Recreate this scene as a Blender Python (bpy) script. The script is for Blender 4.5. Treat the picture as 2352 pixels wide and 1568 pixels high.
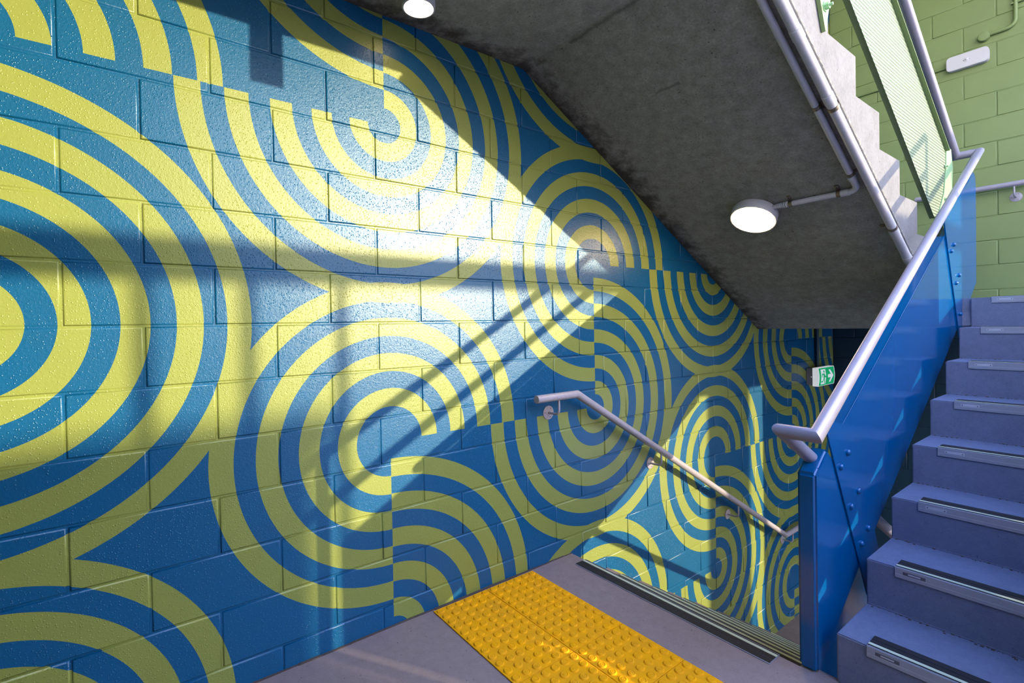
import bpy, bmesh, math, random
from mathutils import Vector, Matrix
random.seed(7)
for o in list(bpy.data.objects): bpy.data.objects.remove(o, do_unlink=True)
scene = bpy.context.scene
COL = scene.collection

# ------------------------------------------------------------------ camera
F_PX, CX, CY = 1146.3165, 1147.8016, 755.8895
YAW, PITCH, ROLL = 0.6469, -0.0095, -0.0178
EYE = 1.2773
cam_d = bpy.data.cameras.new('camera'); cam = bpy.data.objects.new('camera', cam_d); COL.objects.link(cam)
cam_d.sensor_width = 36.0; cam_d.lens = F_PX / 2352 * 36
cam_d.shift_x = (1176 - CX) / 2352; cam_d.shift_y = (CY - 784) / 2352
cam_d.clip_start = 0.02; cam_d.clip_end = 300
fw = Vector((-math.cos(YAW)*math.cos(PITCH), math.sin(YAW)*math.cos(PITCH), math.sin(PITCH)))
rt = fw.cross(Vector((0, 0, 1))).normalized(); up = rt.cross(fw)
c_, s_ = math.cos(ROLL), math.sin(ROLL)
rt2 = c_*rt + s_*up; up2 = -s_*rt + c_*up
cam.matrix_world = Matrix(((rt2.x, up2.x, -fw.x, 0), (rt2.y, up2.y, -fw.y, 0), (rt2.z, up2.z, -fw.z, EYE), (0, 0, 0, 1)))
scene.camera = cam

# ------------------------------------------------------------------ light
SUN = Vector((1.0, 0.59, 0.185))            # towards the sun
w_ = bpy.data.worlds.new('world'); scene.world = w_; w_.use_nodes = True
nt = w_.node_tree; nt.nodes.clear()
tcw = nt.nodes.new('ShaderNodeTexCoord'); sxw = nt.nodes.new('ShaderNodeSeparateXYZ')
sky = nt.nodes.new('ShaderNodeValToRGB')       # clear sky: pale horizon, deep blue zenith
els = sky.color_ramp.elements; els.new(0.5)
for el, (p_, c3) in zip(els, [(0.0, (1.0, 0.86, 0.64)), (0.32, (0.62, 0.66, 0.76)), (1.0, (0.18, 0.34, 0.90))]): el.position = p_; el.color = (*c3, 1)
nt.links.new(tcw.outputs['Generated'], sxw.inputs[0]); nt.links.new(sxw.outputs[2], sky.inputs[0])
bg = nt.nodes.new('ShaderNodeBackground'); bg.inputs[1].default_value = 3.5
wo = nt.nodes.new('ShaderNodeOutputWorld')
nt.links.new(sky.outputs[0], bg.inputs[0]); nt.links.new(bg.outputs[0], wo.inputs[0])
sd = bpy.data.lights.new('sun', 'SUN'); so = bpy.data.objects.new('sun', sd); COL.objects.link(so)
sd.energy = 3.0; sd.angle = math.radians(0.53); sd.color = (1.0, 0.85, 0.56)
so.location = SUN * 10
so.rotation_euler = SUN.to_track_quat('Z', 'Y').to_euler()
vs = scene.view_settings
vs.view_transform = 'Standard'; vs.look = 'None'; vs.gamma = 1.0; vs.use_curve_mapping = False
vs.exposure = 1.30
cy = scene.cycles
cy.max_bounces = 6; cy.diffuse_bounces = 4; cy.glossy_bounces = 3; cy.transparent_max_bounces = 6
cy.caustics_reflective = False; cy.caustics_refractive = False
cy.use_light_tree = False; cy.use_adaptive_sampling = True; cy.adaptive_threshold = 0.08; cy.adaptive_min_samples = 16

# ------------------------------------------------------------------ dimensions
W = -1.9794           # mural wall face
EW = 5.68             # end wall face
Z0 = 1.2926           # a course line
YJ = -0.1445          # a vertical joint line
R, G = 0.1733, 0.3015 # riser, going
Y1 = 1.98             # first riser of the flight going up
def nl(y): return R + R/G*(y - Y1)                 # nosing line, flight going up
XS = -0.804           # open edge of the flights above and below
Y2, ZH = 4.10, 1.386  # first riser of the upper flight, half landing
def nl2(y): return ZH + R + R/G*(Y2 - y)
def soff(y): return 1.204 + 0.5656*(4.128 - y)     # soffit of the upper flight

# ------------------------------------------------------------------ materials
def mat(name):
    m = bpy.data.materials.new(name); m.use_nodes = True
    t = m.node_tree; b = t.nodes['Principled BSDF']; return m, t, b
class NB:                                           # small helper for making nodes
    def __init__(s, t): s.t = t
    def n(s, k): return s.t.nodes.new(k)
    def L(s, a, b): s.t.links.new(a, b)
    def m(s, op, a, b=None, c=None):
        x = s.n('ShaderNodeMath'); x.operation = op
        for i, v in enumerate((a, b, c)):
            if v is None: continue
            if isinstance(v, (int, float)): x.inputs[i].default_value = v
            else: s.L(v, x.inputs[i])
        return x.outputs[0]
    def pos(s):
        g = s.n('ShaderNodeNewGeometry'); return g.outputs['Position']
    def noise(s, vec, scale, detail=3, rough=0.55):
        x = s.n('ShaderNodeTexNoise'); x.inputs['Scale'].default_value = scale
        x.inputs['Detail'].default_value = detail; x.inputs['Roughness'].default_value = rough
        if vec is not None: s.L(vec, x.inputs['Vector'])
        return x.outputs['Fac']
    def ramp(s, fac, stops):
        x = s.n('ShaderNodeValToRGB'); e = x.color_ramp.elements
        while len(e) < len(stops): e.new(0.5)
        for el, (p, c) in zip(e, stops): el.position = p; el.color = (*c, 1)
        s.L(fac, x.inputs[0]); return x.outputs[0]
    def mix(s, f, a, b, blend='MIX'):
        x = s.n('ShaderNodeMix'); x.data_type = 'RGBA'; x.blend_type = blend
        for sock, v in ((x.inputs[0], f), (x.inputs[6], a), (x.inputs[7], b)):
            if isinstance(v, (int, float)): sock.default_value = v
            elif isinstance(v, tuple): sock.default_value = (*v, 1)
            else: s.L(v, sock)
        return x.outputs[2]
    def bump(s, h, strength, dist, normal=None):
        x = s.n('ShaderNodeBump'); x.inputs['Strength'].default_value = strength; x.inputs['Distance'].default_value = dist
        s.L(h, x.inputs['Height'])
        if normal is not None: s.L(normal, x.inputs['Normal'])
        return x.outputs[0]
def paint_relief(nb, b, fine=330, coarse=110, s1=0.5, s2=0.35, d1=0.0009, d2=0.0018):
    p = nb.pos()
    n1 = nb.noise(p, coarse, 2, 0.5); n2 = nb.noise(p, fine, 2, 0.5)
    nrm = nb.bump(n1, s2, d2, nb.bump(n2, s1, d1))
    vo = nb.n('ShaderNodeTexVoronoi'); vo.inputs['Scale'].default_value = 130; nb.L(p, vo.inputs['Vector'])
    mr = nb.n('ShaderNodeMapRange'); mr.inputs[1].default_value = 0.32; mr.inputs[2].default_value = 0.0; nb.L(vo.outputs['Distance'], mr.inputs[0])
    cs = nb.n('ShaderNodeSeparateColor'); nb.L(vo.outputs['Color'], cs.inputs[0])
    h = nb.m('MULTIPLY', mr.outputs[0], nb.m('GREATER_THAN', cs.outputs[0], 0.62))   # dried roller droplets
    nb.L(nb.bump(h, 0.8, 0.0014, nrm), b.inputs['Normal'])

BLUE = (0.0, 0.088, 0.215); LIME = (0.255, 0.29, 0.062)
def mural_material():
    m, t, b = mat('mural_paint'); nb = NB(t); M = nb.m
    p = nb.pos(); sp = nb.n('ShaderNodeSeparateXYZ'); nb.L(p, sp.inputs[0])
    y, z = sp.outputs[1], sp.outputs[2]
    PY, PZ, ST, wd = 1.2795, 2.165, 0.826, 0.0749
    YB, ZB = -0.378, -0.037
    n0 = M('FLOOR', M('DIVIDE', M('SUBTRACT', y, YB), PY))
    tot = None
    for dn in (0, 1):
        n = M('ADD', n0, dn)
        dy = M('SUBTRACT', M('SUBTRACT', y, YB), M('MULTIPLY', n, PY))
        zc = M('SUBTRACT', M('SUBTRACT', z, ZB), M('MULTIPLY', n, ST))
        for kind in 'BA':
            d = zc if kind == 'B' else M('ADD', zc, ST)
            d = M('WRAP', d, PZ/2, -PZ/2)
            r = M('DIVIDE', M('SQRT', M('ADD', M('MULTIPLY', dy, dy), M('MULTIPLY', d, d))), wd)
            lo, hi, off = (1.98, 9.02, 0.02) if kind == 'B' else (0.98, 10.02, 1.02)
            ring = M('LESS_THAN', M('MODULO', M('ADD', r, off), 2.0), 1.04)
            ring = M('MULTIPLY', ring, M('MULTIPLY', M('GREATER_THAN', r, lo), M('LESS_THAN', r, hi)))
            if kind == 'B': hole = M('MULTIPLY', M('GREATER_THAN', dy, 0), M('LESS_THAN', d, 0))
            else: hole = M('MULTIPLY', M('LESS_THAN', dy, 0), M('GREATER_THAN', d, 0))
            ring = M('MULTIPLY', ring, M('SUBTRACT', 1.0, hole))
            tot = ring if tot is None else M('MAXIMUM', tot, ring)
    col = nb.mix(tot, BLUE, LIME)
    var = nb.noise(p, 6, 1)
    col = nb.mix(nb.m('MULTIPLY', var, 0.10), col, (0.05, 0.06, 0.06))
    nb.L(col, b.inputs['Base Color'])
    b.inputs['Roughness'].default_value = 0.32
    b.inputs['Specular IOR Level'].default_value = 0.54
    nb.L(nb.mix(tot, (0.80, 0.92, 1.0), (1.0, 0.98, 0.90)), b.inputs['Specular Tint'])
    paint_relief(nb, b)
    return m
M_MURAL = mural_material()

def plain(name, col, rough=0.5, metal=0.0, spec=0.5, var=0.08, vs_=8, bump=0.0, bscale=200, bdist=0.001, dark=None):
    m, t, b = mat(name); nb = NB(t); p = nb.pos()
    d = dark if dark else tuple(c*0.55 for c in col)
    f = nb.ramp(nb.noise(p, vs_, 3, 0.6), [(0.3, d), (0.7, col)])
    nb.L(nb.mix(var, col, f), b.inputs['Base Color'])
    b.inputs['Roughness'].default_value = rough; b.inputs['Metallic'].default_value = metal
    b.inputs['Specular IOR Level'].default_value = spec
    if bump: nb.L(nb.bump(nb.noise(p, bscale, 3), bump, bdist), b.inputs['Normal'])
    return m
M_GREEN = plain('green_wall_paint', (0.155, 0.215, 0.082), 0.5, var=0.2, vs_=3, bump=0.4, bscale=180)
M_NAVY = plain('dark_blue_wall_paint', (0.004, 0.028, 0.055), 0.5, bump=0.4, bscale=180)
M_STEEL = plain('blue_steel_paint', (0.0, 0.09, 0.27), 0.13, spec=0.5, var=0.15, vs_=4, bump=0.05, bscale=120)
M_RAIL = plain('lilac_grey_rail_paint', (0.28, 0.265, 0.345), 0.36, var=0.2, vs_=30, bump=0.15, bscale=300)
M_WRAIL = plain('grey_rail_paint', (0.42, 0.37, 0.40), 0.35, var=0.25, vs_=40, bump=0.15, bscale=300)
M_GSTEEL = plain('olive_green_steel_paint', (0.16, 0.23, 0.09), 0.4, var=0.25, vs_=20)
M_PGREEN = plain('pale_green_steel_paint', (0.28, 0.46, 0.25), 0.4, var=0.15, vs_=15)
M_WHITE = plain('white_plastic', (0.47, 0.46, 0.52), 0.35, var=0.1)
M_PVC = plain('pale_grey_pvc', (0.50, 0.49, 0.56), 0.4, var=0.2, vs_=40)
M_CLIP = plain('galvanised_saddle', (0.30, 0.26, 0.20), 0.4, metal=0.8, var=0.8, vs_=150, dark=(0.12, 0.05, 0.03))
M_ALU = plain('aluminium_nosing', (0.36, 0.375, 0.44), 0.38, metal=0.3, var=0.15, vs_=60)
M_BLACK = plain('black_grip', (0.014, 0.012, 0.016), 0.6, var=0.2, bump=0.6, bscale=600)
M_LUM = plain('luminous_strip', (0.62, 0.66, 0.46), 0.45, var=0.15, vs_=60)
M_YEL = plain('tactile_yellow', (1.0, 0.44, 0.002), 0.75, spec=0.12, var=0.35, vs_=14, dark=(0.55, 0.26, 0.03), bump=0.2, bscale=400)
M_PLATE = plain('dark_stamp', (0.10, 0.10, 0.13), 0.5)
M_PLATE2 = plain('light_stamp', (0.48, 0.49, 0.55), 0.5)
M_SCREW = plain('screw_head', (0.12, 0.11, 0.12), 0.4, metal=0.6)
M_SIGNG = plain('sign_green', (0.005, 0.24, 0.09), 0.35, var=0.03)
M_SIGNW = plain('sign_white', (0.80, 0.82, 0.84), 0.35, var=0.02)
M_GREYBOX = plain('grey_plastic', (0.30, 0.28, 0.29), 0.45)
M_BROWN = plain('dark_brown_strip_grit', (0.10, 0.075, 0.065), 0.8, var=0.5, vs_=60)
M_LEAF = plain('dry_leaf', (0.30, 0.12, 0.03), 0.7, var=0.5, vs_=80)
M_LEAF2 = plain('dark_dry_leaf', (0.09, 0.05, 0.045), 0.7, var=0.5, vs_=80)
M_EXT = plain('added_block_render', (0.50, 0.46, 0.40), 0.8)
M_EXTM = plain('galvanised_steel', (0.35, 0.36, 0.38), 0.5)
M_GROUND = plain('outdoor_paving', (0.42, 0.42, 0.40), 0.9, vs_=1.0, var=0.4)

def concrete(name, dark, mid, light, rough=0.8, scale=18, bump=0.5, speck=90):
    m, t, b = mat(name); nb = NB(t); p = nb.pos()
    f1 = nb.noise(p, scale, 4, 0.65); f2 = nb.noise(p, scale*6, 2, 0.6); f3 = nb.noise(p, 1.6, 3, 0.5)
    mix = nb.m('ADD', nb.m('MULTIPLY', f1, 0.45), nb.m('ADD', nb.m('MULTIPLY', f2, 0.35), nb.m('MULTIPLY', f3, 0.20)))
    col = nb.ramp(mix, [(0.33, dark), (0.5, mid), (0.66, light)])
    if speck:
        s = nb.ramp(nb.noise(p, speck, 1, 0.4), [(0.22, (1, 1, 1)), (0.27, (0, 0, 0))])
        col = nb.mix(s, col, tuple(c*0.5 for c in dark))
    nb.L(col, b.inputs['Base Color']); b.inputs['Roughness'].default_value = rough
    b.inputs['Specular IOR Level'].default_value = 0.3
    nb.L(nb.bump(f2, bump, 0.002, nb.bump(f1, bump*0.5, 0.004)), b.inputs['Normal'])
    return m
M_SOFFIT = concrete('raw_concrete', (0.18, 0.175, 0.155), (0.28, 0.27, 0.245), (0.39, 0.38, 0.35))
def stain_soffit(m):                                 # damp dirt along the wall joint, cracks across the slab
    t = m.node_tree; nb = NB(t); M = nb.m; b = t.nodes['Principled BSDF']
    old = b.inputs['Base Color'].links[0].from_socket
    p = nb.pos(); sp = nb.n('ShaderNodeSeparateXYZ'); nb.L(p, sp.inputs[0]); x, y, z = sp.outputs
    nz = nb.noise(p, 9, 5, 0.7)
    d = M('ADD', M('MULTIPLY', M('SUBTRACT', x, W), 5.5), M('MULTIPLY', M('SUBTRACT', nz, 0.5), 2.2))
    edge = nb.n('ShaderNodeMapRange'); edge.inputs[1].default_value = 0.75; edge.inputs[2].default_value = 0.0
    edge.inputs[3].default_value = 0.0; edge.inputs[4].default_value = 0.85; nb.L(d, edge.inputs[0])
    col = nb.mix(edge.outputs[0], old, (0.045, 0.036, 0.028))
    nl_ = nb.noise(p, 5, 3, 0.6)
    for yc, wdt, thr in ((2.062, 0.010, 0.52), (1.69, 0.014, 0.46)):
        wob = M('MULTIPLY', M('SUBTRACT', nl_, 0.5), 0.03)
        dist = M('ABSOLUTE', M('ADD', M('SUBTRACT', y, yc), wob))
        line = nb.n('ShaderNodeMapRange'); line.inputs[1].default_value = wdt; line.inputs[2].default_value = 0.001
        line.inputs[3].default_value = 0.0; line.inputs[4].default_value = 0.5; nb.L(dist, line.inputs[0])
        gate = M('GREATER_THAN', nb.noise(p, 3.3, 2, 0.5), thr)
        col = nb.mix(M('MULTIPLY', line.outputs[0], gate), col, (0.035, 0.03, 0.025))
    nb.L(col, b.inputs['Base Color'])
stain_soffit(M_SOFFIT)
M_STEP = concrete('grey_painted_concrete_step', (0.13, 0.15, 0.23), (0.16, 0.182, 0.275), (0.185, 0.21, 0.31), 0.65, 30, 0.25, 190)  # blue of the sky light is mixed into this grey
M_SIDE = concrete('pale_concrete_stair_side', (0.13, 0.126, 0.13), (0.172, 0.166, 0.172), (0.20, 0.195, 0.205), 0.75, 10, 0.2)
M_FLOOR = concrete('purple_grey_floor_paint', (0.235, 0.178, 0.172), (0.285, 0.217, 0.210), (0.322, 0.247, 0.238), 0.5, 25, 0.2)
M_LFLOOR = concrete('brown_grey_floor_paint', (0.20, 0.15, 0.13), (0.25, 0.19, 0.165), (0.29, 0.22, 0.19), 0.6, 25, 0.2)

def glow(m, col, st):                                # a sign lit from inside
    b = m.node_tree.nodes['Principled BSDF']; b.inputs['Emission Color'].default_value = (*col, 1); b.inputs['Emission Strength'].default_value = st
glow(M_SIGNG, (0.005, 0.24, 0.09), 0.45); glow(M_SIGNW, (0.80, 0.82, 0.84), 0.22)
def lamp_mat(strength, col=(1.0, 0.80, 0.58)):
    m, t, b = mat('lit_diffuser'); b.inputs['Base Color'].default_value = (0.9, 0.88, 0.85, 1)
    b.inputs['Emission Color'].default_value = (*col, 1); b.inputs['Emission Strength'].default_value = strength
    return m
M_LAMP = lamp_mat(26.0, (1.0, 0.72, 0.42)); M_LAMP2 = lamp_mat(8.0, (1.0, 0.76, 0.50))

def mesh_mat():
    m, t, b = mat('perforated_green_sheet'); nb = NB(t); M = nb.m
    tc = nb.n('ShaderNodeTexCoord'); sp = nb.n('ShaderNodeSeparateXYZ'); nb.L(tc.outputs['Object'], sp.inputs[0])
    u, v = sp.outputs[1], sp.outputs[2]
    pit = 0.0165
    uu = M('DIVIDE', u, pit); vv = M('DIVIDE', v, pit)
    row = M('FLOOR', vv); sh = M('MULTIPLY', M('MODULO', M('ABSOLUTE', row), 2.0), 0.5)
    fu = M('SUBTRACT', M('FRACT', M('ADD', uu, sh)), 0.5); fv = M('SUBTRACT', M('FRACT', vv), 0.5)
    r = M('SQRT', M('ADD', M('MULTIPLY', fu, fu), M('MULTIPLY', M('MULTIPLY', fv, fv), 0.8)))
    dot = nb.n('ShaderNodeMapRange'); dot.inputs[1].default_value = 0.30; dot.inputs[2].default_value = 0.18
    nb.L(r, dot.inputs[0]); d = dot.outputs[0]
    nb.L(nb.mix(d, (0.14, 0.20, 0.125), (0.36, 0.39, 0.29)), b.inputs['Base Color'])  # paler dots paint in the sunlit facets of the sheet
    b.inputs['Roughness'].default_value = 0.45
    nb.L(nb.bump(d, 0.6, 0.004), b.inputs['Normal'])
    hole = M('LESS_THAN', M('ABSOLUTE', M('ADD', fv, 0.42)), 0.07)
    nb.L(M('SUBTRACT', 1.0, M('MULTIPLY', hole, 0.9)), b.inputs['Alpha'])
    return m
M_MESH = mesh_mat()

# ------------------------------------------------------------------ mesh helpers
class MB:
    def __init__(s): s.v = []; s.f = []
    def add(s, vs, fs):
        o = len(s.v); s.v += [tuple(v) for v in vs]; s.f += [tuple(i+o for i in f) for f in fs]; return s
    def box(s, a, b):
        (x0, y0, z0), (x1, y1, z1) = a, b
        return s.add([(x0,y0,z0),(x1,y0,z0),(x1,y1,z0),(x0,y1,z0),(x0,y0,z1),(x1,y0,z1),(x1,y1,z1),(x0,y1,z1)],
                     [(0,3,2,1),(4,5,6,7),(0,1,5,4),(1,2,6,5),(2,3,7,6),(3,0,4,7)])
    def cbox(s, c, d): return s.box([c[i]-d[i]/2 for i in range(3)], [c[i]+d[i]/2 for i in range(3)])
    def prism(s, poly, x0, x1, axis='X'):
        """polygon in the other two axes, extruded along axis"""
        n = len(poly)
        def P(u, v, t): return {'X': (t, u, v), 'Y': (u, t, v), 'Z': (u, v, t)}[axis]
        vs = [P(u, v, x0) for u, v in poly] + [P(u, v, x1) for u, v in poly]
        fs = [tuple(range(n))[::-1], tuple(range(n, 2*n))] + [(i, (i+1) % n, n+(i+1) % n, n+i) for i in range(n)]
        return s.add(vs, fs)
    def tube(s, pts, r, n=16, cap=True):
        P = [Vector(p) for p in pts]; rings = []
        ref = None
        for i, p in enumerate(P):
            a = (P[i]-P[i-1]).normalized() if i else None
            b = (P[i+1]-P[i]).normalized() if i < len(P)-1 else None
            d = (a+b).normalized() if (a and b) else (a or b)
            k = 1.0/max(0.35, d.dot(a)) if (a and b) else 1.0
            if ref is None:
                ref = Vector((0, 0, 1)) if abs(d.z) < 0.9 else Vector((1, 0, 0))
            u = (ref - d*ref.dot(d)).normalized(); w = d.cross(u)
            ref = u
            if a and b:
                bn = (b-a)
                bn = bn.normalized() if bn.length > 1e-6 else u
            ring = []
            for j in range(n):
                t = 2*math.pi*j/n; o = u*math.cos(t)*r + w*math.sin(t)*r
                if a and b: o = o + bn*(o.dot(bn))*(k-1)
                ring.append(p+o)
            rings.append(ring)
        vs = [v for ring in rings for v in ring]; fs = []
        for i in range(len(P)-1):
            for j in range(n):
                fs.append((i*n+j, i*n+(j+1) % n, (i+1)*n+(j+1) % n, (i+1)*n+j))
        if cap: fs += [tuple(range(n))[::-1], tuple(range((len(P)-1)*n, len(P)*n))]
        return s.add(vs, fs)
    def lathe(s, prof, n, M):
        """profile [(r,h)] turned about local z, placed by matrix M"""
        vs = []; fs = []
        for r, h in prof:
            for j in range(n):
                t = 2*math.pi*j/n; vs.append(M @ Vector((r*math.cos(t), r*math.sin(t), h)))
        for i in range(len(prof)-1):
            for j in range(n):
                fs.append((i*n+j, i*n+(j+1) % n, (i+1)*n+(j+1) % n, (i+1)*n+j))
        fs += [tuple(range(n))[::-1], tuple(range((len(prof)-1)*n, len(prof)*n))]
        return s.add(vs, fs)
    def mesh(s, name, m, smooth=False, bevel=0, seg=2):
        me = bpy.data.meshes.new(name); me.from_pydata(s.v, [], s.f); me.update()
        bm = bmesh.new(); bm.from_mesh(me); bmesh.ops.recalc_face_normals(bm, faces=bm.faces)
        if bevel: bmesh.ops.bevel(bm, geom=list(bm.edges), offset=bevel, segments=seg, affect='EDGES', clamp_overlap=True)
        bm.to_mesh(me); bm.free()
        if m: me.materials.append(m)
        if smooth:
            me.polygons.foreach_set('use_smooth', [True]*len(me.polygons))
            try: me.set_sharp_from_angle(angle=math.radians(40))
            except Exception: pass
        return me
    def build(s, name, m, parent=None, smooth=False, bevel=0, seg=2, label=None):
        me = s.mesh(name, m, smooth, bevel, seg); return link(name, me, parent, label=label)
def link(name, me, parent=None, loc=None, label=None):
    o = bpy.data.objects.new(name, me); COL.objects.link(o)
    if parent is not None:
        o.parent = parent
        o.matrix_parent_inverse = Matrix.Translation(parent.location).inverted() if parent.location.length else Matrix()
    if loc is not None: o.location = loc
    if label: o['label'] = label
    return o
def tag(o, label, cat, group=None):
    o['label'] = label; o['category'] = cat
    if group: o['group'] = group
    return o
def struct(o, label=None, cat=None):
    o['kind'] = 'structure'
    if label: o['label'] = label
    if cat: o['category'] = cat
    return o
def thing(name, label, cat, loc=(0, 0, 0), group=None):
    o = bpy.data.objects.new(name, None); COL.objects.link(o); o.location = loc; o.empty_display_size = 0.1
    return tag(o, label, cat, group)
def rotz_to(d):                                     # matrix turning local +z to direction d
    return Vector(d).to_track_quat('Z', 'Y').to_matrix().to_4x4()

# ------------------------------------------------------------------ block walls
JW, JD, CH = 0.0060, 0.0050, 0.0030
def block_mesh(name, wid, hei, m, axis):
    """one painted block face with a chamfered arris; axis X: face looks +X, axis Y: face looks -Y. origin lower corner of its cell"""
    a, b = JW/2, wid-JW/2; c, d = JW/2, hei-JW/2
    ring0 = [(a, c), (b, c), (b, d), (a, d)]
    ring1 = [(a+CH*.4, c+CH*.4), (b-CH*.4, c+CH*.4), (b-CH*.4, d-CH*.4), (a+CH*.4, d-CH*.4)]
    ring2 = [(a+CH*1.5, c+CH*1.5), (b-CH*1.5, c+CH*1.5), (b-CH*1.5, d-CH*1.5), (a+CH*1.5, d-CH*1.5)]
    vs = []
    for ring, dep in ((ring0, -JD), (ring1, -CH*.6), (ring2, 0.0)):
        for u, v in ring: vs.append((dep, u, v) if axis == 'X' else (u, -dep, v))
    fs = []
    for k in (0, 1):
        for i in range(4): fs.append((k*4+i, k*4+(i+1) % 4, (k+1)*4+(i+1) % 4, (k+1)*4+i))
    fs.append((8, 9, 10, 11))
    if axis == 'Y': fs = [f[::-1] for f in fs]
    me = bpy.data.meshes.new(name); me.from_pydata(vs, [], fs); me.update()
    me.materials.append(m)
    me.polygons.foreach_set('use_smooth', [True]*8+[False]); return me

def block_wall(parent, m, axis, plane, u0, u1, z0, z1, uj, visible, key, stuff_name):
    """running-bond blocks between u0..u1, z0..z1; cells that the photograph shows are parts of their own"""
    cache = {}; stuff_v = []; stuff_f = []; cnt = 0
    j0 = math.floor((z0-Z0)/0.2); j1 = math.ceil((z1-Z0)/0.2)
    for j in range(j0, j1):
        za, zb = max(z0, Z0+0.2*j), min(z1, Z0+0.2*(j+1))
        if zb-za < 0.03: continue
        off = uj + (0.2 if (j % 2) else 0.0)
        k0 = math.floor((u0-off)/0.4); k1 = math.ceil((u1-off)/0.4)
        for k in range(k0, k1):
            ua, ub = max(u0, off+0.4*k), min(u1, off+0.4*(k+1))
            if ub-ua < 0.03: continue
            wd, he = round(ub-ua, 4), round(zb-za, 4)
            kk = (wd, he)
            if kk not in cache: cache[kk] = block_mesh('block', wd, he, m, axis)
            jit = random.uniform(-0.0012, 0.0012)
            loc = (plane+jit, ua, za) if axis == 'X' else (ua, plane+jit, za)
            if visible(ua, ub, za, zb):
                link('block', cache[kk], parent, loc); cnt += 1
            else:
                o = len(stuff_v); me = cache[kk]
                stuff_v += [tuple(v.co[i]+loc[i] for i in range(3)) for v in me.vertices]
                stuff_f += [tuple(i+o for i in p.vertices) for p in me.polygons]
    if stuff_v:
        me = bpy.data.meshes.new(stuff_name); me.from_pydata(stuff_v, [], stuff_f); me.update(); me.materials.append(m)
        s = link(stuff_name, me, parent); s['kind'] = 'stuff'
    return cnt

# mural wall: mortar bed (also painted) and the blocks proud of it
wl = MB().box((W-0.2, -3.0, -1.6), (W-JD, EW+0.2, 5.4)).build('wall_left', M_MURAL)
struct(wl, 'block wall painted with lime green rings and curves on blue', 'wall')
def vis_l(ya, yb, za, zb):
    if ya < -0.75 or yb > EW+0.001: return False
    top = 2.62 if ya < 1.65 else soff(ya)+0.02
    if za > top: return False
    yy = max(ya, 1.965)
    if ya > 1.965 and zb < -R/G*(ya-1.965)-0.20: return False
    if ya <= 1.965 and zb < -0.0: return False
    if ya > 4.1 and zb < -1.37: return False
    return True
nleft = block_wall(wl, M_MURAL, 'X', W, -3.0, EW, -1.5, 5.4, YJ, vis_l, 'l', 'block_field')
# end wall: green above the half landing, dark blue below it
we = MB().box((W, EW+JD, ZH), (0.55, EW+0.2, 5.4)).build('wall_end', M_GREEN)
struct(we, 'lime green painted block wall beyond the half landing', 'wall')
nend = block_wall(we, M_GREEN, 'Y', EW, W, 0.55, ZH, 5.4, -0.793, lambda a, b, c, d: a < 0.0 and c < 4.6, 'e', 'block_field')
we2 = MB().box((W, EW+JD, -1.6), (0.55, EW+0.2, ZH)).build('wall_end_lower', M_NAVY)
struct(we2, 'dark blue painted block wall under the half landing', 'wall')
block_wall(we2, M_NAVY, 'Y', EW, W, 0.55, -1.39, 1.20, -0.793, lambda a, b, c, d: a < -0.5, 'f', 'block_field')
print('blocks', nleft, nend)

# ------------------------------------------------------------------ floors, slabs
YF = 1.965                                            # edge of the entry floor above the stairs going down
fl = MB().prism([(W, -3.0), (2.6, -3.0), (2.6, Y1+0.02), (XS, Y1+0.02), (XS, YF), (W, YF)], -0.22, 0.0, 'Z').build('floor', M_FLOOR)
struct(fl, 'purple grey painted concrete floor of the entry landing', 'floor')
sb = MB(); yy = -2.9
while yy < YF-0.01:
    d = random.uniform(0.05, 0.14); sb.box((W, yy, -0.001), (W+random.uniform(0.006, 0.013), min(yy+d, YF), random.uniform(0.002, 0.005))); yy += d
sb.build('wall_foot_strip', M_BROWN, fl)  # uneven dark brown strip along the foot of the mural wall
fl2 = MB().box((W, 4.05, -1.60), (2.6, EW, -8*R)).build('floor_lower', M_LFLOOR)
struct(fl2, 'brown grey floor at the foot of the stairs going down', 'floor')
hl = MB().prism([(4.128, 1.204), (EW, 1.204), (EW, ZH), (Y1+7*G+0.02, ZH), (Y1+7*G+0.02, 1.30), (4.10, 1.22)], W+0.001, 0.55).build('floor_half_landing', M_STEP)
struct(hl, 'concrete half landing slab against the green wall', 'floor')
cl = MB().prism([(W+0.001, -3.0), (1.2, -3.0), (1.2, 0.3), (XS, 0.3), (XS, 1.673), (W+0.001, 1.673)], 2.593, 2.77, 'Z').build('ceiling', M_SOFFIT)  # wide part near the camera added to keep sky light off the risers
struct(cl, 'raw concrete underside of the upper landing', 'ceiling')
rf = MB().box((W, -1.0, 5.4), (0.62, EW+0.2, 5.55)).build('ceiling_shade', M_SOFFIT)  # unseen slab added to cut sky light from overhead
struct(rf, 'added concrete slab blocking sky light above the stairwell', 'ceiling')
wb = MB().box((W, -3.2, -0.2), (2.6, -3.0, 2.60)).build('wall_shade_back', M_SOFFIT)  # unseen wall added to darken the risers
struct(wb, 'added concrete wall keeping light from behind off the risers', 'wall')
wr_ = MB().box((1.2, -3.0, -0.2), (1.4, 1.0, 2.60)).build('wall_shade_right', M_SOFFIT)  # unseen wall added to block light from the right and behind
struct(wr_, 'added concrete wall cutting side light on the entry landing', 'wall')
gr = MB().box((-20, -30, -1.9), (60, 50, -1.62)).build('ground', M_GROUND)
struct(gr, 'paved ground outside the stairwell', 'ground')

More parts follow.
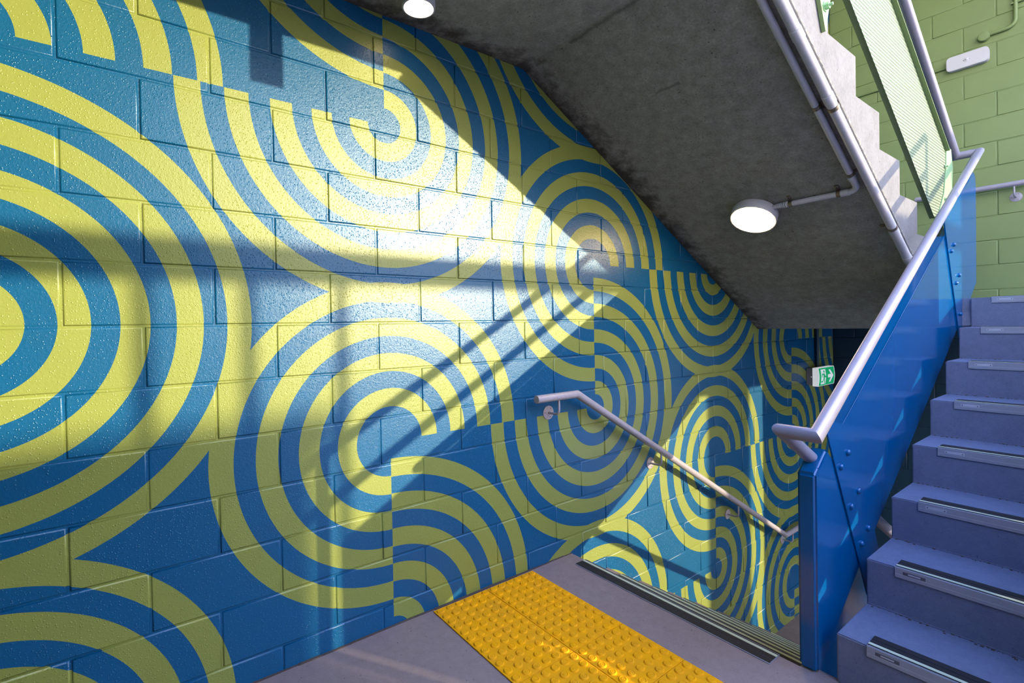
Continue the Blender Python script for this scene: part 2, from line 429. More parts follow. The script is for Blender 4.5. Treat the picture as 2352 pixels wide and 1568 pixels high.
# ------------------------------------------------------------------ stair flights
def strip(parent, x0, x1, yf, z, s, plate=None):
    """aluminium stair nosing; s=+1: the tread lies towards +Y of its front edge"""
    t = MB()
    t.box((x0, min(yf-0.004*s, yf+0.078*s), z), (x1, max(yf-0.004*s, yf+0.078*s), z+0.004))
    t.box((x0, min(yf-0.005*s, yf), z-0.034), (x1, max(yf-0.005*s, yf), z+0.004))
    o = t.build('nosing_strip', M_ALU, parent, bevel=0.0012, seg=1)
    def ins(nm, a, b, m, h=0.0016):
        ya, yb = sorted((yf+a*s, yf+b*s))
        return MB().box((x0+0.001, ya, z+0.004), (x1-0.001, yb, z+0.004+h)).build(nm, m, o)
    ins('grip_insert', 0.003, 0.007, M_BLACK); ins('luminous_insert', 0.008, 0.022, M_LUM)
    ins('grip_insert', 0.024, 0.045, M_BLACK); ins('grip_insert', 0.048, 0.075, M_BLACK)
    ya, yb = sorted((yf-0.0056*s, yf-0.005*s))
    MB().box((x0+0.002, ya, z-0.0215), (x1-0.002, yb, z-0.0200)).build('groove', M_PLATE2, o)
    if plate:
        pl = MB().box((x0+0.025, ya-0.0004, z-0.0175), (x0+0.090, yb, z-0.0065)).build('maker_plate', plate, o)
        for k in range(2):
            cxx = x0+0.031 + k*0.053
            MB().lathe([(0.0022, 0), (0.0022, 0.001)], 8, Matrix.Translation((cxx, ya-0.0004, z-0.012)) @ rotz_to((0, -1, 0))).build('rivet', M_SCREW, pl)
        if plate is M_PLATE:
            MB().box((x0+0.040, ya-0.0008, z-0.0145), (x0+0.076, ya-0.0003, z-0.0095)).build('stamp', M_PLATE2, pl)
    return o

XA, XB = -0.69, 0.16
up1 = thing('stair_flight', 'grey blue concrete stairs going up beside the blue steel balustrade', 'stairs', (0, Y1, 0))
prof = [(Y1, 0.0)]
for k in range(8):
    prof += [(Y1+k*G, (k+1)*R)]
    prof += [(Y1+(k+1)*G, (k+1)*R)] if k < 7 else [(Y1+7*G+0.03, 8*R)]
prof += [(Y1+7*G+0.03, 1.21), (4.0, nl(4.0)-0.40), (Y1+0.42, 0.0)]
MB().prism(prof, XA, XB).build('steps', M_STEP, up1, bevel=0.004, seg=2)
for k in range(8):
    pl = M_PLATE if k < 2 else M_PLATE2
    strip(up1, -0.60, 0.07, Y1+k*G, (k+1)*R, 1, pl)

MB().prism([(Y1+0.38, -1.62), (2.68, -1.62), (2.68, nl(2.68)-0.402), (Y1+0.43, 0.0)], XA, XB-0.10).build('shade_infill', M_STEP, up1)  # unseen infill added to keep sun off the lower balustrade plate
MB().prism([(Y1+0.40, -1.62), (3.25, -1.62), (3.25, nl(3.25)-0.405), (Y1+0.44, 0.0)], XB-0.10, XB).build('shade_infill', M_STEP, up1)  # outer strip of the same added sun block
for k in range(8):                                  # grit swept into the foot of each riser
    g_ = MB()
    for _ in range(70):
        x = random.uniform(XA+0.01, XB-0.02); y = Y1+k*G-abs(random.gauss(0, 0.006))-0.001; r_ = random.uniform(0.0008, 0.0028)
        g_.box((x-r_*1.6, y-r_, k*R), (x+r_*1.6, y+r_*0.4, k*R+r_*1.2))
    gg = g_.build('grit', M_BROWN, up1); gg['kind'] = 'stuff'
up2 = thing('stair_flight', 'raw concrete flight overhead with a smooth sloping underside', 'stairs', (0, Y2, ZH))
prof = [(Y2, ZH)]
for k in range(8):
    prof += [(Y2-k*G, ZH+(k+1)*R), (Y2-(k+1)*G, ZH+(k+1)*R)] if k < 7 else [(Y2-7*G, ZH+8*R), (1.673, ZH+8*R)]
prof += [(1.673, 2.593), (4.128, 1.204), (4.128, ZH)]
sides = MB().prism(prof, W+0.001, XS).mesh('steps', M_SOFFIT)
sides.materials.append(M_SIDE)
for p in sides.polygons:
    if p.normal.x > 0.9 or p.normal.z > 0.5 or p.normal.y > 0.9: p.material_index = 1
link('steps', sides, up2)
for k in range(8): strip(up2, W+0.10, XS-0.09, Y2-k*G, ZH+(k+1)*R, -1)
# ragged slurry edge left by the formwork where side meets soffit
rg = MB(); yy = 1.9
while yy < 4.05:
    d = random.uniform(0.006, 0.03); h = random.uniform(0.004, 0.013)
    z = soff(yy)
    rg.add([(XS+0.0005, yy, z), (XS+0.0005, yy+d, soff(yy+d)), (XS+0.003, yy+d*.8, soff(yy+d)+h), (XS+0.003, yy+d*.2, z+h*random.uniform(.4, 1))], [(0, 1, 2, 3)])
    yy += d*random.uniform(0.8, 1.3)
rg.build('slurry_edge', M_SOFFIT, up2)

dn = thing('stair_flight', 'stairs going down along the mural past the yellow tactile tiles', 'stairs', (-1.4, YF, 0))
prof = [(YF, -0.001)]
for k in range(8):
    prof += [(YF+k*G, -k*R), (YF+k*G, -(k+1)*R), (YF+(k+1)*G, -(k+1)*R)]
prof = [(YF-0.0, -R-0.05)] + [(YF, -R)] + [p for k in range(1, 8) for p in ((YF+k*G, -k*R), (YF+k*G, -(k+1)*R))] + [(YF+7*G+0.02, -8*R), (YF+7*G+0.02, -1.6)]
MB().prism(prof, W+0.001, XS).build('steps', M_FLOOR, dn)
for k in range(8): strip(dn, -1.872, -0.877, YF+k*G, -k*R, -1)

# ------------------------------------------------------------------ tactile tiles
TS = 0.292; TX, TY = W+0.0195, 1.0798
tac = thing('tactile_paving', 'yellow tactile warning tiles with round studs before the stairs down', 'tactile paving', (TX, TY, 0))
tile_me = MB().box((0.0011, 0.0011, 0), (TS-0.0011, TS-0.0011, 0.005)).mesh('tile', M_YEL, bevel=0.001, seg=1)
stud_me = MB().lathe([(0.0175, 0), (0.0165, 0.0025), (0.0135, 0.0045), (0.0125, 0.0049), (0.0118, 0.0040), (0.0072, 0.0040), (0.0062, 0.0049), (0.0025, 0.0046)], 16, Matrix()).mesh('stud', M_YEL, smooth=True)
for i in range(2):
    for j in range(4):
        tl = link('tile', tile_me, tac, (0, 0, 0)); tl.matrix_parent_inverse = Matrix()
        tl.location = (j*TS, i*TS, 0)
        for a in range(6):
            for b in range(6):
                s = bpy.data.objects.new('stud', stud_me); COL.objects.link(s); s.parent = tl
                s.location = ((a+.5)*TS/6, (b+.5)*TS/6, 0.005)

# ------------------------------------------------------------------ blue steel balustrade of the flight going up
bal = thing('balustrade', 'blue painted steel plate balustrade with a lilac grey round handrail', 'balustrade', (-0.76, 1.965, 0))
XP = -0.745
def topl(y): return 0.867 + 0.563*(y-2.202)
def botl(y): return 0.37 + 0.566*(y-2.55)
# lowest plate: a folded box with a closed end standing on the floor
def bx_plate(name, poly, x0, x1, bev=0.006): return MB().prism(poly, x0, x1).build(name, M_STEEL, bal, bevel=bev, seg=3)
ye = 1.966
p1 = [(ye, 0.0), (1.985, 0.004), (2.47, botl(2.47)-0.02), (2.30, botl(2.47)+0.28), (2.075, topl(2.075)), (2.00, topl(2.00)-0.012), (ye, topl(ye)-0.016)]
bx_plate('lower_plate', p1, -0.808, XP, 0.012)
# middle plate laps over it, with a folded top flange
p2 = [(2.048, 0.874), (2.45, 0.134), (2.475, 0.10), (2.598, 0.275), (2.55, 0.37), (4.02, botl(4.02)), (4.02, topl(4.02)), (2.21, topl(2.21)), (2.13, topl(2.21)+0.02)]
bx_plate('middle_plate', p2, XP, XP+0.006, 0.0012)
fp = [(2.205, topl(2.205)-0.008), (3.75, topl(3.75)-0.008), (3.75, topl(3.75)), (2.205, topl(2.205))]
bx_plate('top_flange', fp, -0.800, XP+0.006, 0.003)
bx_plate('back_plate', [(2.47, botl(2.47)+0.01), (4.0, botl(4.0)+0.01), (4.0, topl(4.0)-0.03), (2.24, topl(2.24)-0.01)], -0.800, -0.795, 0.001)
# upper plate laps over the middle one
p3 = [(3.70, 1.835), (4.096, 1.04), (4.15, 1.10), (4.24, 1.225), (4.219, 1.307), (4.354, 1.406), (4.507, 1.50), (4.516, 1.93), (4.512, 2.15), (4.495, 2.195), (4.46, 2.215), (4.42, 2.21), (4.30, 2.13)]
bx_plate('upper_plate', p3, XP+0.006, XP+0.013, 0.0012)
bx_plate('stiffener', [(3.80, 1.74), (4.43, 2.14), (4.43, 2.12), (3.80, 1.72)], XP-0.03, XP+0.006, 0.002)
bolt_me = MB().lathe([(0.0125, 0), (0.0125, 0.003), (0.011, 0.008), (0.007, 0.0115), (0.002, 0.0125)], 14, rotz_to((1, 0, 0))).mesh('bolt', M_STEEL, smooth=True)
for y, z in [(2.249, .754), (2.175, .711), (2.356, .581), (2.277, .536), (2.462, .402), (2.385, .358)]:
    link('bolt', bolt_me, bal).location = (XP+0.006, y, z)
for y, z in [(3.908, 1.699), (3.846, 1.656), (4.027, 1.525), (3.951, 1.475), (4.13, 1.339), (4.051, 1.291)]:
    link('bolt', bolt_me, bal).location = (XP+0.013, y, z)
XR1, XR2 = -0.68, -0.787
def rail1(y): return 1.231 + 0.567*(y-2.397)
RB = 1.803; RT = 4.284
railpts = [(XR2, 4.62, rail1(RB)-0.55*(4.62-RB)*1.0), (XR2, RB, rail1(RB)+0.0), (XR1, RB, rail1(RB)), (XR1, RT, rail1(RT)), (XR2, RT, rail1(RT)), (XR2, 1.95, rail1(RT)+0.575*(RT-1.95)), (XR2, 1.2, rail1(RT)+0.575*(RT-1.95))]
def down_rail(y): return rail1(RB) - 0.575*(y-RB)
railpts[0] = (XR2, 4.25, down_rail(4.25))
MB().tube(railpts, 0.0235, 24).build('handrail', M_RAIL, bal, smooth=True)
# inner balustrade of the flight going down
bd = thing('balustrade', 'blue steel plate balustrade lining the open side of the stairs going down', 'balustrade', (-0.78, 2.0, -0.5))
def nd(y): return -R/G*(y-YF)
MB().prism([(2.004, nd(2.004)-0.38), (4.1, nd(4.1)-0.38), (4.1, nd(4.1)+0.56), (2.30, nd(2.30)+0.56), (2.004, 0.20)], -0.8020, -0.7965).build('plate', M_STEEL, bd)
MB().box((-0.830, 4.06, nd(4.08)-0.17), (-0.8025, 4.10, nd(4.08)+0.58)).build('post', M_STEEL, bd, bevel=0.003)
MB().tube([(XR2, 4.25, down_rail(4.25)-0.022), (-0.80, 4.10, down_rail(4.25)-0.22)], 0.012, 10).build('rail_support', M_STEEL, bd, smooth=True)
MB().tube([(-0.787, 4.26, down_rail(4.25)), (-0.787, 4.60, down_rail(4.25)), (-0.30, 4.62, down_rail(4.25))], 0.022, 16).build('handrail', M_WRAIL, bd, smooth=True)

# outer balustrade of the flight going up (towards the daylight)
bo = thing('balustrade', 'blue steel balustrade with two rails on the daylight side of the stairs', 'balustrade', (0.18, 2.0, 0))
hb = -0.03
MB().prism([(1.95, nl(1.95)+hb), (4.10, nl(4.10)+hb), (4.10, nl(4.10)+0.66), (1.95, nl(1.95)+0.66)], 0.172, 0.180).build('plate', M_STEEL, bo)
MB().tube([(0.185, 1.70, nl(1.70)+0.85), (0.185, 4.12, nl(4.12)+0.85)], 0.0235, 16).build('handrail', M_RAIL, bo, smooth=True)
MB().tube([(0.200, 1.70, nl(1.70)+1.05), (0.200, 4.12, nl(4.12)+1.05)], 0.0235, 16).build('top_rail', M_STEEL, bo, smooth=True)
for y in (1.90, 4.13):
    MB().box((0.185, y-0.02, nl(y)-0.12 if y > 2 else 0), (0.205, y+0.02, nl(y)+1.05)).build('post', M_STEEL, bo)

# ------------------------------------------------------------------ green perforated balustrade of the upper flight
gb = thing('balustrade', 'green steel balustrade with a perforated sheet on the flight overhead', 'balustrade', (-0.79, 4.0, 2.0))
def bar_lo(y): return 2.613 - 0.6017*(y-2.437)
def sc(y, z, x): return (y*x/-0.8, EYE+(z-EYE)*x/-0.8)     # same sight line, other depth
XG = -0.800; XM = -0.776; XF = -0.754
bt = 0.006
MB().prism([(1.2, bar_lo(1.2)), (3.72, bar_lo(3.72)), (3.72, bar_lo(3.72)+bt), (1.2, bar_lo(1.2)+bt)], XG, XM).build('bottom_bar', M_GSTEEL, gb)
def fl_lo(y): return 2.800 - 0.533*(y-2.969)
sheet = [(1.2, bar_lo(1.2)-0.01), (3.70, bar_lo(3.70)-0.005), sc(3.95, 1.86, XM), sc(4.03, 2.06, XM), sc(4.10, 2.293, XM), (1.2, fl_lo(1.2))]
MB().prism(sheet, XM-0.001, XM+0.001).build('perforated_sheet', M_MESH, gb)
MB().prism([(1.2, fl_lo(1.2)), (3.965, fl_lo(3.965)), (3.965, fl_lo(3.965)+bt), (1.2, fl_lo(1.2)+bt)], XM-0.002, XF).build('top_flange', M_GSTEEL, gb)
MB().prism([sc(*p, XM) for p in [(3.86, 1.85), (4.02, 2.03), (4.08, 2.20), (4.085, 2.30), (4.20, 2.335), (4.245, 2.22), (4.215, 2.06), (3.90, 1.82)]], XM+0.001, XM+0.006).build('end_plate', M_PGREEN, gb, bevel=0.001)
MB().prism([(4.20, 2.33), (4.38, 2.02), (4.36, 1.95), (4.18, 2.0)], XG-0.03, XG-0.025).build('side_plate', M_GSTEEL, gb)
for y, z in (sc(4.06, 2.20, XM), sc(4.03, 1.995, XM)):
    MB().lathe([(0.012, 0), (0.012, 0.004), (0.006, 0.004), (0.006, 0.014)], 6, Matrix.Translation((XM+0.005, y, z)) @ rotz_to((1, 0, 0))).build('bolt', M_PGREEN, gb)
# fixing brackets on the edge of the flight and of the landing above
def bracket(y0, z0):
    b = MB().prism([(y0, z0+0.20), (y0+0.085, z0-0.005), (y0+0.115, z0+0.02), (y0+0.165, z0+0.16), (y0+0.175, z0+0.26), (y0, z0+0.26)], XS+0.002, XS+0.010).build('fixing_plate', M_PGREEN, gb, bevel=0.001)
    MB().prism([(y0-0.012, z0+0.20), (y0+0.085, z0-0.015), (y0+0.095, z0-0.012), (y0, z0+0.21)], XS+0.002, XS+0.016).build('plate_edge', M_GSTEEL, b)
    MB().prism([(y0+0.02, z0+0.135), (y0+0.175, z0+0.165), (y0+0.175, z0+0.175), (y0+0.02, z0+0.145)], XS+0.010, XS+0.030).build('plate_rib', M_PGREEN, b)
    MB().lathe([(0.020, 0), (0.020, 0.004), (0.0135, 0.004), (0.0135, 0.018), (0.006, 0.018), (0.006, 0.030)], 6, Matrix.Translation((XS+0.010, y0+0.095, z0+0.085)) @ rotz_to((1, 0, 0))).build('bolt', M_PGREEN, b)
bracket(2.137, 2.42)
MB().box((XS+0.002, 1.085, 2.395), (XS+0.012, 1.195, 2.95)).build('fixing_plate', M_PGREEN, gb)
for y, z in ((1.11, 2.66), (1.17, 2.66), (1.11, 2.73), (1.17, 2.73)):
    MB().lathe([(0.012, 0), (0.012, 0.004), (0.006, 0.004), (0.006, 0.014)], 6, Matrix.Translation((XS+0.012, y, z)) @ rotz_to((1, 0, 0))).build('bolt', M_PGREEN, gb)

# ------------------------------------------------------------------ wall handrails
def rail_bracket(parent, m, base, out, reach, rise, scr=True):
    """disc on the wall, bent arm up to the rail; out = unit normal of the wall"""
    b = Vector(base); o = Vector(out)
    pl = MB().lathe([(0.037, 0), (0.037, 0.0035), (0.034, 0.005), (0.006, 0.005)], 24, Matrix.Translation(b) @ rotz_to(out)).build('wall_plate', m, parent, smooth=True)
    pts = [b+o*0.003]
    for k in range(7):
        a = math.pi/2*k/6
        pts.append(b + o*(reach-0.026+0.026*math.sin(a)) + Vector((0, 0, 0.026-0.026*math.cos(a))))
    pts.append(b+o*reach+Vector((0, 0, rise-0.017)))
    MB().tube(pts, 0.0062, 10).build('arm', m, parent, smooth=True)
    side = o.cross(Vector((0, 0, 1)))
    for k in range(3):
        a = math.pi/2 + 0.6 + k*2*math.pi/3
        q = b + side*math.cos(a)*0.026 + Vector((0, 0, math.sin(a)*0.026)) + o*0.004
        MB().lathe([(0.0035, 0), (0.003, 0.0016)], 8, Matrix.Translation(q) @ rotz_to(out)).build('screw', M_SCREW, pl)
wr = thing('wall_handrail', 'grey round handrail bracketed to the mural beside the stairs going down', 'handrail', (W, 1.654, 0.9))
XW = W+0.085
MB().tube([(XW, 1.654, 0.896), (XW, 1.945, 0.896), (XW, 4.392, -0.526), (XW, 4.95, -0.526)], 0.0205, 24).build('rail', M_WRAIL, wr, smooth=True)
for y, z, rz in ((1.81, 0.801, 0.896), (2.686, 0.371, 0.465), (3.624, -0.187, -0.080), (4.522, -0.625, -0.526)):
    rail_bracket(wr, M_WRAIL, (W, y, z), (1, 0, 0), 0.085, rz-z-0.003)
gw = thing('wall_handrail', 'lilac grey round handrail bracketed to the green block wall', 'handrail', (-0.6, EW, 2.3))
MB().tube([(-1.30, 5.60, 2.309), (0.50, 5.60, 2.309)], 0.0205, 20).build('rail', M_RAIL, gw, smooth=True)
for x in (-1.20, -0.688, 0.25): rail_bracket(gw, M_RAIL, (x, EW, 2.216), (0, -1, 0), 0.08, 0.092)

# ------------------------------------------------------------------ round lights and conduits on the soffit
sn = Vector((0, -0.5656, -1)).normalized()           # out of the sloping soffit
def round_light(name, label, base, d, r, h, watts):
    t = thing(name, label, 'light', base)
    M_ = Matrix.Translation(base) @ rotz_to(d)
    MB().lathe([(r*0.97, 0.001), (r*0.97, 0.006), (r, 0.008), (r, h-0.004), (r-0.003, h), (r*0.93, h), (r*0.92, h-0.004)], 48, M_).build('housing', M_WHITE, t, smooth=True)
    MB().lathe([(r*0.915, h-0.010), (r*0.915, h-0.001), (r*0.88, h+0.005), (r*0.6, h+0.010), (r*0.2, h+0.012)], 48, M_).build('diffuser', M_LAMP, t, smooth=True)
    return t
LB = Vector((-1.398, 2.905, soff(2.905)))
round_light('ceiling_light', 'lit round white light on the sloping concrete soffit', LB, sn, 0.122, 0.058, 10)
lt2 = thing('downlight', 'lit small round white light on the flat ceiling near the mural', 'light', (-1.775, 0.965, 2.593))
M_ = Matrix.Translation((-1.775, 0.965, 2.593)) @ rotz_to((0, 0, -1))
MB().lathe([(0.066, 0.0), (0.066, 0.052), (0.063, 0.055), (0.059, 0.055), (0.056, 0.030), (0.054, 0.026)], 40, M_).build('housing', M_WHITE, lt2, smooth=True)
MB().lathe([(0.053, 0.020), (0.053, 0.028), (0.02, 0.030)], 32, M_).build('diffuser', M_LAMP2, lt2, smooth=True)

def on_soffit(x, y, off): return Vector((x, y, soff(y))) + sn*off
def saddle(parent, p, axis, r, x_out):
    """metal saddle around a pipe with a screwed tab to one side"""
    a = Vector(axis).normalized()
    b = MB().tube([Vector(p)-a*0.009, Vector(p)+a*0.009], r+0.0022, 16).build('saddle', M_CLIP, parent, smooth=True)
    side = sn.cross(a).normalized()*x_out
    c = Vector(p) - sn*(r-0.002) + side*(r+0.018)
    t = MB()
    vs = []
    for s0 in (-0.009, 0.009):
        for s1 in (-0.018, 0.016):
            for s2 in (0, 0.003): vs.append(c + a*s0 + side*s1 - sn*s2)
    t.add(vs, [(0, 1, 3, 2), (4, 6, 7, 5), (0, 2, 6, 4), (1, 5, 7, 3), (0, 4, 5, 1), (2, 3, 7, 6)])
    t.build('tab', M_CLIP, b)
    MB().lathe([(0.0055, 0), (0.004, 0.003)], 10, Matrix.Translation(c) @ rotz_to(sn)).build('screw', M_SCREW, b)
sd_ = Vector((0, -1, 0.5656)).normalized()
c1 = thing('conduit', 'thick pale grey conduit running straight along the soffit edge', 'conduit', on_soffit(-0.822, 3.0, 0.02))
rt_ = 0.0205
a0 = on_soffit(-0.822, 1.68, rt_+0.004); a1 = on_soffit(-0.822, 3.95, rt_+0.004)
MB().tube([a0, a1], rt_, 18).build('pipe', M_PVC, c1, smooth=True)
for y in (2.06, 2.355, 3.175, 3.40): 
    MB().tube([on_soffit(-0.822, y-0.02, rt_+0.004), on_soffit(-0.822, y+0.02, rt_+0.004)], rt_+0.002, 18).build('coupling', M_PVC, c1, smooth=True)
saddle(c1, on_soffit(-0.822, 2.40, rt_+0.004), sd_, rt_, 1)
saddle(c1, on_soffit(-0.822, 3.15, rt_+0.004), sd_, rt_, 1)
c2 = thing('conduit', 'thin pale grey conduit bending off to the round soffit light', 'conduit', on_soffit(-0.88, 2.8, 0.015))
r2 = 0.0145; o2 = r2+0.004
pts = [on_soffit(-0.878, 1.68, o2), on_soffit(-0.881, 2.79, o2)]
for k in range(1, 8):
    a = math.pi/2*k/8
    pts.append(on_soffit(-0.921+0.040*math.cos(a), 2.835+0.037*math.sin(a), o2))
pts += [on_soffit(-0.921, 2.872, o2), on_soffit(-1.21, 2.876, o2)]
MB().tube(pts, r2, 16).build('pipe', M_PVC, c2, smooth=True)
MB().tube([on_soffit(-0.884, 2.775, o2), on_soffit(-0.881, 2.80, o2)], r2+0.003, 16).build('coupling', M_PVC, c2, smooth=True)
MB().tube([on_soffit(-0.92, 2.872, o2), on_soffit(-0.955, 2.8725, o2)], r2+0.003, 16).build('coupling', M_PVC, c2, smooth=True)
for k in range(6):
    x = -1.205-0.0105*k
    MB().tube([on_soffit(x, 2.876, o2), on_soffit(x-0.008, 2.876, o2)], r2+0.002-0.0007*k, 16).build('gland_ring', M_PVC, c2, smooth=True)
MB().tube([on_soffit(-1.20, 2.876, o2), on_soffit(-1.29, 2.878, o2)], r2*0.8, 16).build('gland', M_PVC, c2, smooth=True)
saddle(c2, on_soffit(-0.8795, 2.38, o2), sd_, r2, -1)
saddle(c2, on_soffit(-0.881, 2.765, o2), sd_, r2, -1)
saddle(c2, on_soffit(-0.965, 2.873, o2), (1, 0, 0), r2, 1)
saddle(c2, on_soffit(-1.19, 2.876, o2), (1, 0, 0), r2, 1)

# ------------------------------------------------------------------ exit sign
ex = thing('exit_sign', 'green and white running man exit sign with arrow on the mural', 'sign', (W, 5.2, 0.74))
MB().box((W, 5.045, 0.668), (W+0.055, 5.40, 0.822)).build('base', M_GREYBOX, ex, bevel=0.003)
n = 10; bow = []
for k in range(n+1):
    z = 0.660+0.168*k/n; bow.append((W+0.099+0.012*math.sin(math.pi*k/n)*0.8, z))
poly = [(W+0.055, 0.660)] + bow + [(W+0.055, 0.828)]
MB().prism(poly, 5.038, 5.406, 'Y').build('cover', M_SIGNW, ex)
def face(name, y0, y1, z0, z1, d, m, parent):
    """thin sheet following the bowed front"""
    vs = []; fs = []
    for k in range(n+1):
        z = z0+(z1-z0)*k/n; t = (z-0.660)/0.168
        x = W+0.099+0.0096*math.sin(math.pi*t)+d
        vs += [(x, y0, z), (x, y1, z)]
    fs = [(2*k, 2*k+1, 2*k+3, 2*k+2) for k in range(n)]
    return MB().add(vs, fs).build(name, m, parent)
def shape(name, pts, d, m, parent):
    vs = []
    for y, z in pts:
        t = (z-0.660)/0.168; vs.append((W+0.099+0.0096*math.sin(math.pi*t)+d, y, z))
    return MB().add(vs, [tuple(range(len(pts)))]).build(name, m, parent)
fc = face('sign_face', 5.048, 5.392, 0.664, 0.824, 0.0012, M_SIGNG, ex)
face('pictogram_door', 5.085, 5.190, 0.676, 0.812, 0.0022, M_SIGNW, fc)
def P(*a): return [(5.085+0.105*u, 0.676+0.136*v) for u, v in a]
hd = [(0.62+0.13*math.cos(t*math.pi/6), 0.84+0.085*math.sin(t*math.pi/6)) for t in range(12)]
shape('pictogram_head', P(*hd), 0.0034, M_SIGNG, fc)
shape('pictogram_body', P((0.42, 0.66), (0.60, 0.74), (0.78, 0.62), (0.70, 0.36), (0.46, 0.36)), 0.0034, M_SIGNG, fc)
shape('pictogram_arm', P((0.50, 0.72), (0.44, 0.64), (0.26, 0.62), (0.16, 0.46), (0.06, 0.50), (0.18, 0.72)), 0.0034, M_SIGNG, fc)
shape('pictogram_arm', P((0.70, 0.70), (0.84, 0.54), (1.0, 0.52), (1.0, 0.42), (0.78, 0.44), (0.62, 0.60)), 0.0034, M_SIGNG, fc)
shape('pictogram_leg', P((0.46, 0.38), (0.62, 0.38), (0.40, 0.14), (0.02, 0.12), (0.02, 0.22), (0.30, 0.23)), 0.0034, M_SIGNG, fc)
shape('pictogram_leg', P((0.56, 0.40), (0.72, 0.40), (0.86, 0.04), (0.74, -0.02)), 0.0034, M_SIGNG, fc)
def A(*a): return [(5.235+0.125*u, 0.686+0.116*v) for u, v in a]
shape('arrow_shaft', A((0.0, 0.37), (0.70, 0.37), (0.70, 0.63), (0.0, 0.63)), 0.0034, M_SIGNW, fc)
shape('arrow_head', A((0.22, 1.0), (0.50, 1.0), (1.0, 0.5), (0.66, 0.5)), 0.0036, M_SIGNW, fc)
shape('arrow_head', A((0.22, 0.0), (0.66, 0.5), (1.0, 0.5), (0.50, 0.0)), 0.0036, M_SIGNW, fc)
for y, x in ((5.037, W+0.045), (5.037, W+0.075)):
    MB().lathe([(0.004, 0), (0.002, 0.002)], 8, Matrix.Translation((x, y, 0.745)) @ rotz_to((0, -1, 0))).build('screw', M_SIGNW, ex)
cd = thing('conduit', 'dark painted conduit dropping from the slab to the exit sign', 'conduit', (W+0.02, 5.26, 0.83))
MB().tube([(W+0.022, 5.235, 0.822), (W+0.022, 5.235, 1.204)], 0.016, 14).build('pipe', M_NAVY, cd, smooth=True)

# ------------------------------------------------------------------ fittings on the green wall
em = thing('emergency_light', 'white rounded emergency light on the green block wall', 'emergency light', (-0.96, EW, 3.41))
def rrect(cx, cz, w, h, r, n=7):
    out = []
    for qx, qz, a0 in ((1, 1, 0), (-1, 1, 90), (-1, -1, 180), (1, -1, 270)):
        for k in range(n+1):
            a = math.radians(a0+90*k/n); out.append((cx+qx*(w/2-r)+r*math.cos(a), cz+qz*(h/2-r)+r*math.sin(a)))
    return out
MB().prism(rrect(-0.961, 3.408, 0.262, 0.118, 0.028), 5.632, EW, 'Y').build('body', M_WHITE, em, bevel=0.004, seg=2)
MB().lathe([(0.020, 0), (0.020, 0.0015), (0.0165, 0.002)], 24, Matrix.Translation((-0.961, 5.632, 3.408)) @ rotz_to((0, -1, 0))).build('lens_ring', M_WHITE, em, smooth=True)
MB().lathe([(0.010, 0), (0.009, 0.005), (0.005, 0.007)], 20, Matrix.Translation((-0.961, 5.630, 3.410)) @ rotz_to((0, -1, 0))).build('lens', M_PLATE2, em, smooth=True)
for dx in (-0.020, 0.017):
    MB().lathe([(0.0028, 0), (0.002, 0.003)], 8, Matrix.Translation((-0.961+dx, 5.631, 3.406)) @ rotz_to((0, -1, 0))).build('indicator', M_PLATE, em)
cg = thing('conduit', 'green painted conduit leading to the white emergency light', 'conduit', (-1.4, EW, 3.40))
MB().tube([(W+0.02, 5.668, 3.40), (-1.08, 5.668, 3.402)], 0.012, 14).build('pipe', M_GREEN, cg, smooth=True)
cj = thing('conduit', 'green painted conduit with a round junction box above the emergency light', 'conduit', (-0.86, EW, 3.56))
MB().lathe([(0.037, 0), (0.037, 0.034), (0.034, 0.038), (0.028, 0.039)], 28, Matrix.Translation((-0.862, EW, 3.556)) @ rotz_to((0, -1, 0))).build('junction_box', M_GREEN, cj, smooth=True)
pts = [(-0.84, 5.664, 3.562), (-0.735, 5.664, 3.562)]
for k in range(1, 8):
    a = math.pi/2*k/8; pts.append((-0.735+0.055*math.sin(a), 5.664, 3.617-0.055*math.cos(a)))
pts += [(-0.68, 5.664, 3.617), (-0.68, 5.664, 4.9)]
MB().tube(pts, 0.0135, 14).build('pipe', M_GREEN, cj, smooth=True)
MB().box((-0.705, 5.655, 3.735), (-0.630, EW, 3.750)).build('saddle', M_GREEN, cj, bevel=0.002)
tb = None

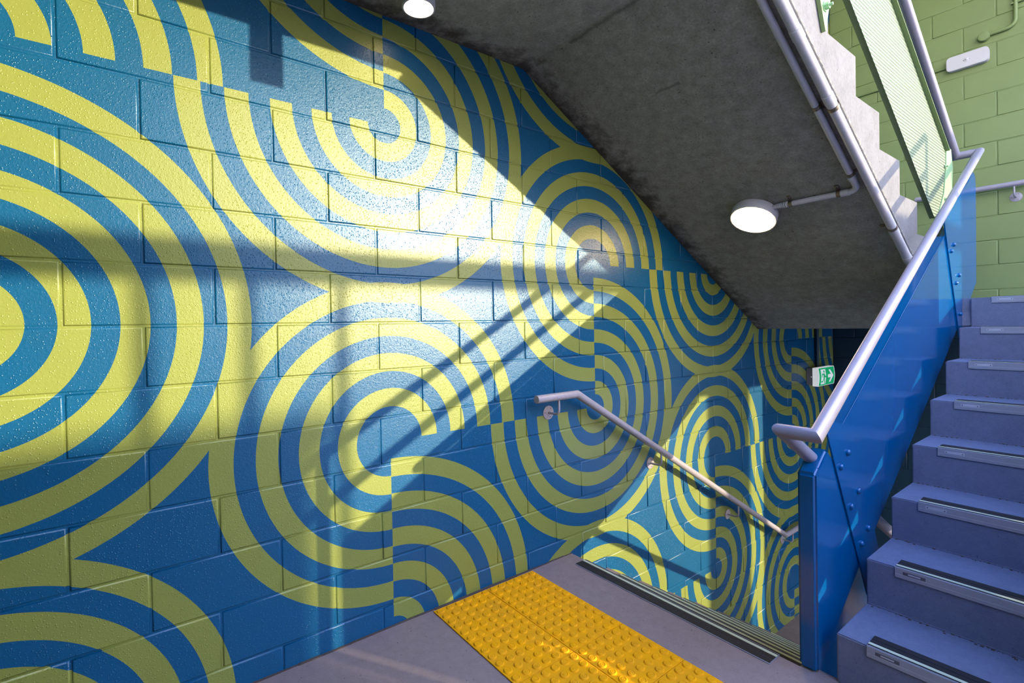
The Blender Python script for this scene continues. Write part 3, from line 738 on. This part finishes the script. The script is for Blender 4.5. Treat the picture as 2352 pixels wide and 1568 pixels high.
# ------------------------------------------------------------------ leaves on the lowest tread
def leaf(name, label, c, L, wd, a, m):
    pts = []
    for k in range(10):
        t = k/9; pts.append((t-0.5, math.sin(math.pi*t)**0.8))
    vs = []; fs = []
    for t, h in pts:
        x = t*L
        for s in (-1, 0, 1):
            yy = s*h*wd/2; zz = 0.0015 + abs(s)*0.004*h + 0.002*math.sin(t*5)
            vs.append((c[0]+x*math.cos(a)-yy*math.sin(a), c[1]+x*math.sin(a)+yy*math.cos(a), c[2]+zz))
    for k in range(9):
        for s in range(2): fs.append((k*3+s, k*3+s+1, (k+1)*3+s+1, (k+1)*3+s))
    o = MB().add(vs, fs).build(name, m, smooth=True); tag(o, label, 'leaf', 'dry leaves on the stairs')
    md = o.modifiers.new('thickness', 'SOLIDIFY'); md.thickness = 0.0006
leaf('dry_leaf', 'small orange brown dry leaf lying on the lowest tread', (-0.305, 2.035, R), 0.045, 0.012, 0.10, M_LEAF)
leaf('dry_leaf', 'small dark curled dry leaf lying on the lowest tread', (-0.335, 1.995+0.012, R), 0.040, 0.010, -0.2, M_LEAF2)

# ------------------------------------------------------------------ outside: unseen blockers added to shape the low sun on the mural
def out_pt(yw, zw, x): return (yw+SUN.y*(x-W), zw+SUN.z*(x-W))
bld = thing('shade_block', 'added low block outside that shades the lower left of the mural', 'shade_block', (14, 0, -1.62))  # unseen block added to shade the lower left of the mural
yb, zb = out_pt(0.60, 0.93, 12.0)
MB().box((12.0, yb-14, -1.62), (15.0, yb, zb-0.15)).build('wall', M_EXT, bld)
MB().box((11.9, yb-14.1, zb-0.15), (15.1, yb+0.02, zb)).build('roof', M_EXTM, bld)
bm_y, bm_z = out_pt(0, 1.45, 4.0)
cb = thing('shade_beam', 'added grey steel beam on slim posts casting soft bands on the mural', 'beam', (4.0, 3.0, -1.62))  # unseen beam and posts added for soft dark bands and streaks
MB().box((3.94, -2.0, bm_z), (4.06, 7.0, bm_z+0.13)).build('beam', M_EXTM, cb)
for yw in (0.05, 0.36, 0.70):
    y = out_pt(yw, 0, 4.0)[0]
    MB().box((3.98, y-0.014, -1.62), (4.02, y+0.014, bm_z)).build('post', M_EXTM, cb)
ya, _ = out_pt(3.44, 0, 4.0); yb2, _ = out_pt(3.90, 0, 4.0)
cp = MB().box((3.85, ya, -1.62), (4.15, yb2, 4.5)).build('shade_column', M_EXT, bevel=0.02)  # unseen pillar added for the dark band beside the stairs down
tag(cp, 'added square pillar outside casting a dark band on the mural', 'shade_column')

for o in bpy.data.objects:
    if o.type == 'MESH' and o.parent is None and 'label' not in o: print('no label', o.name)
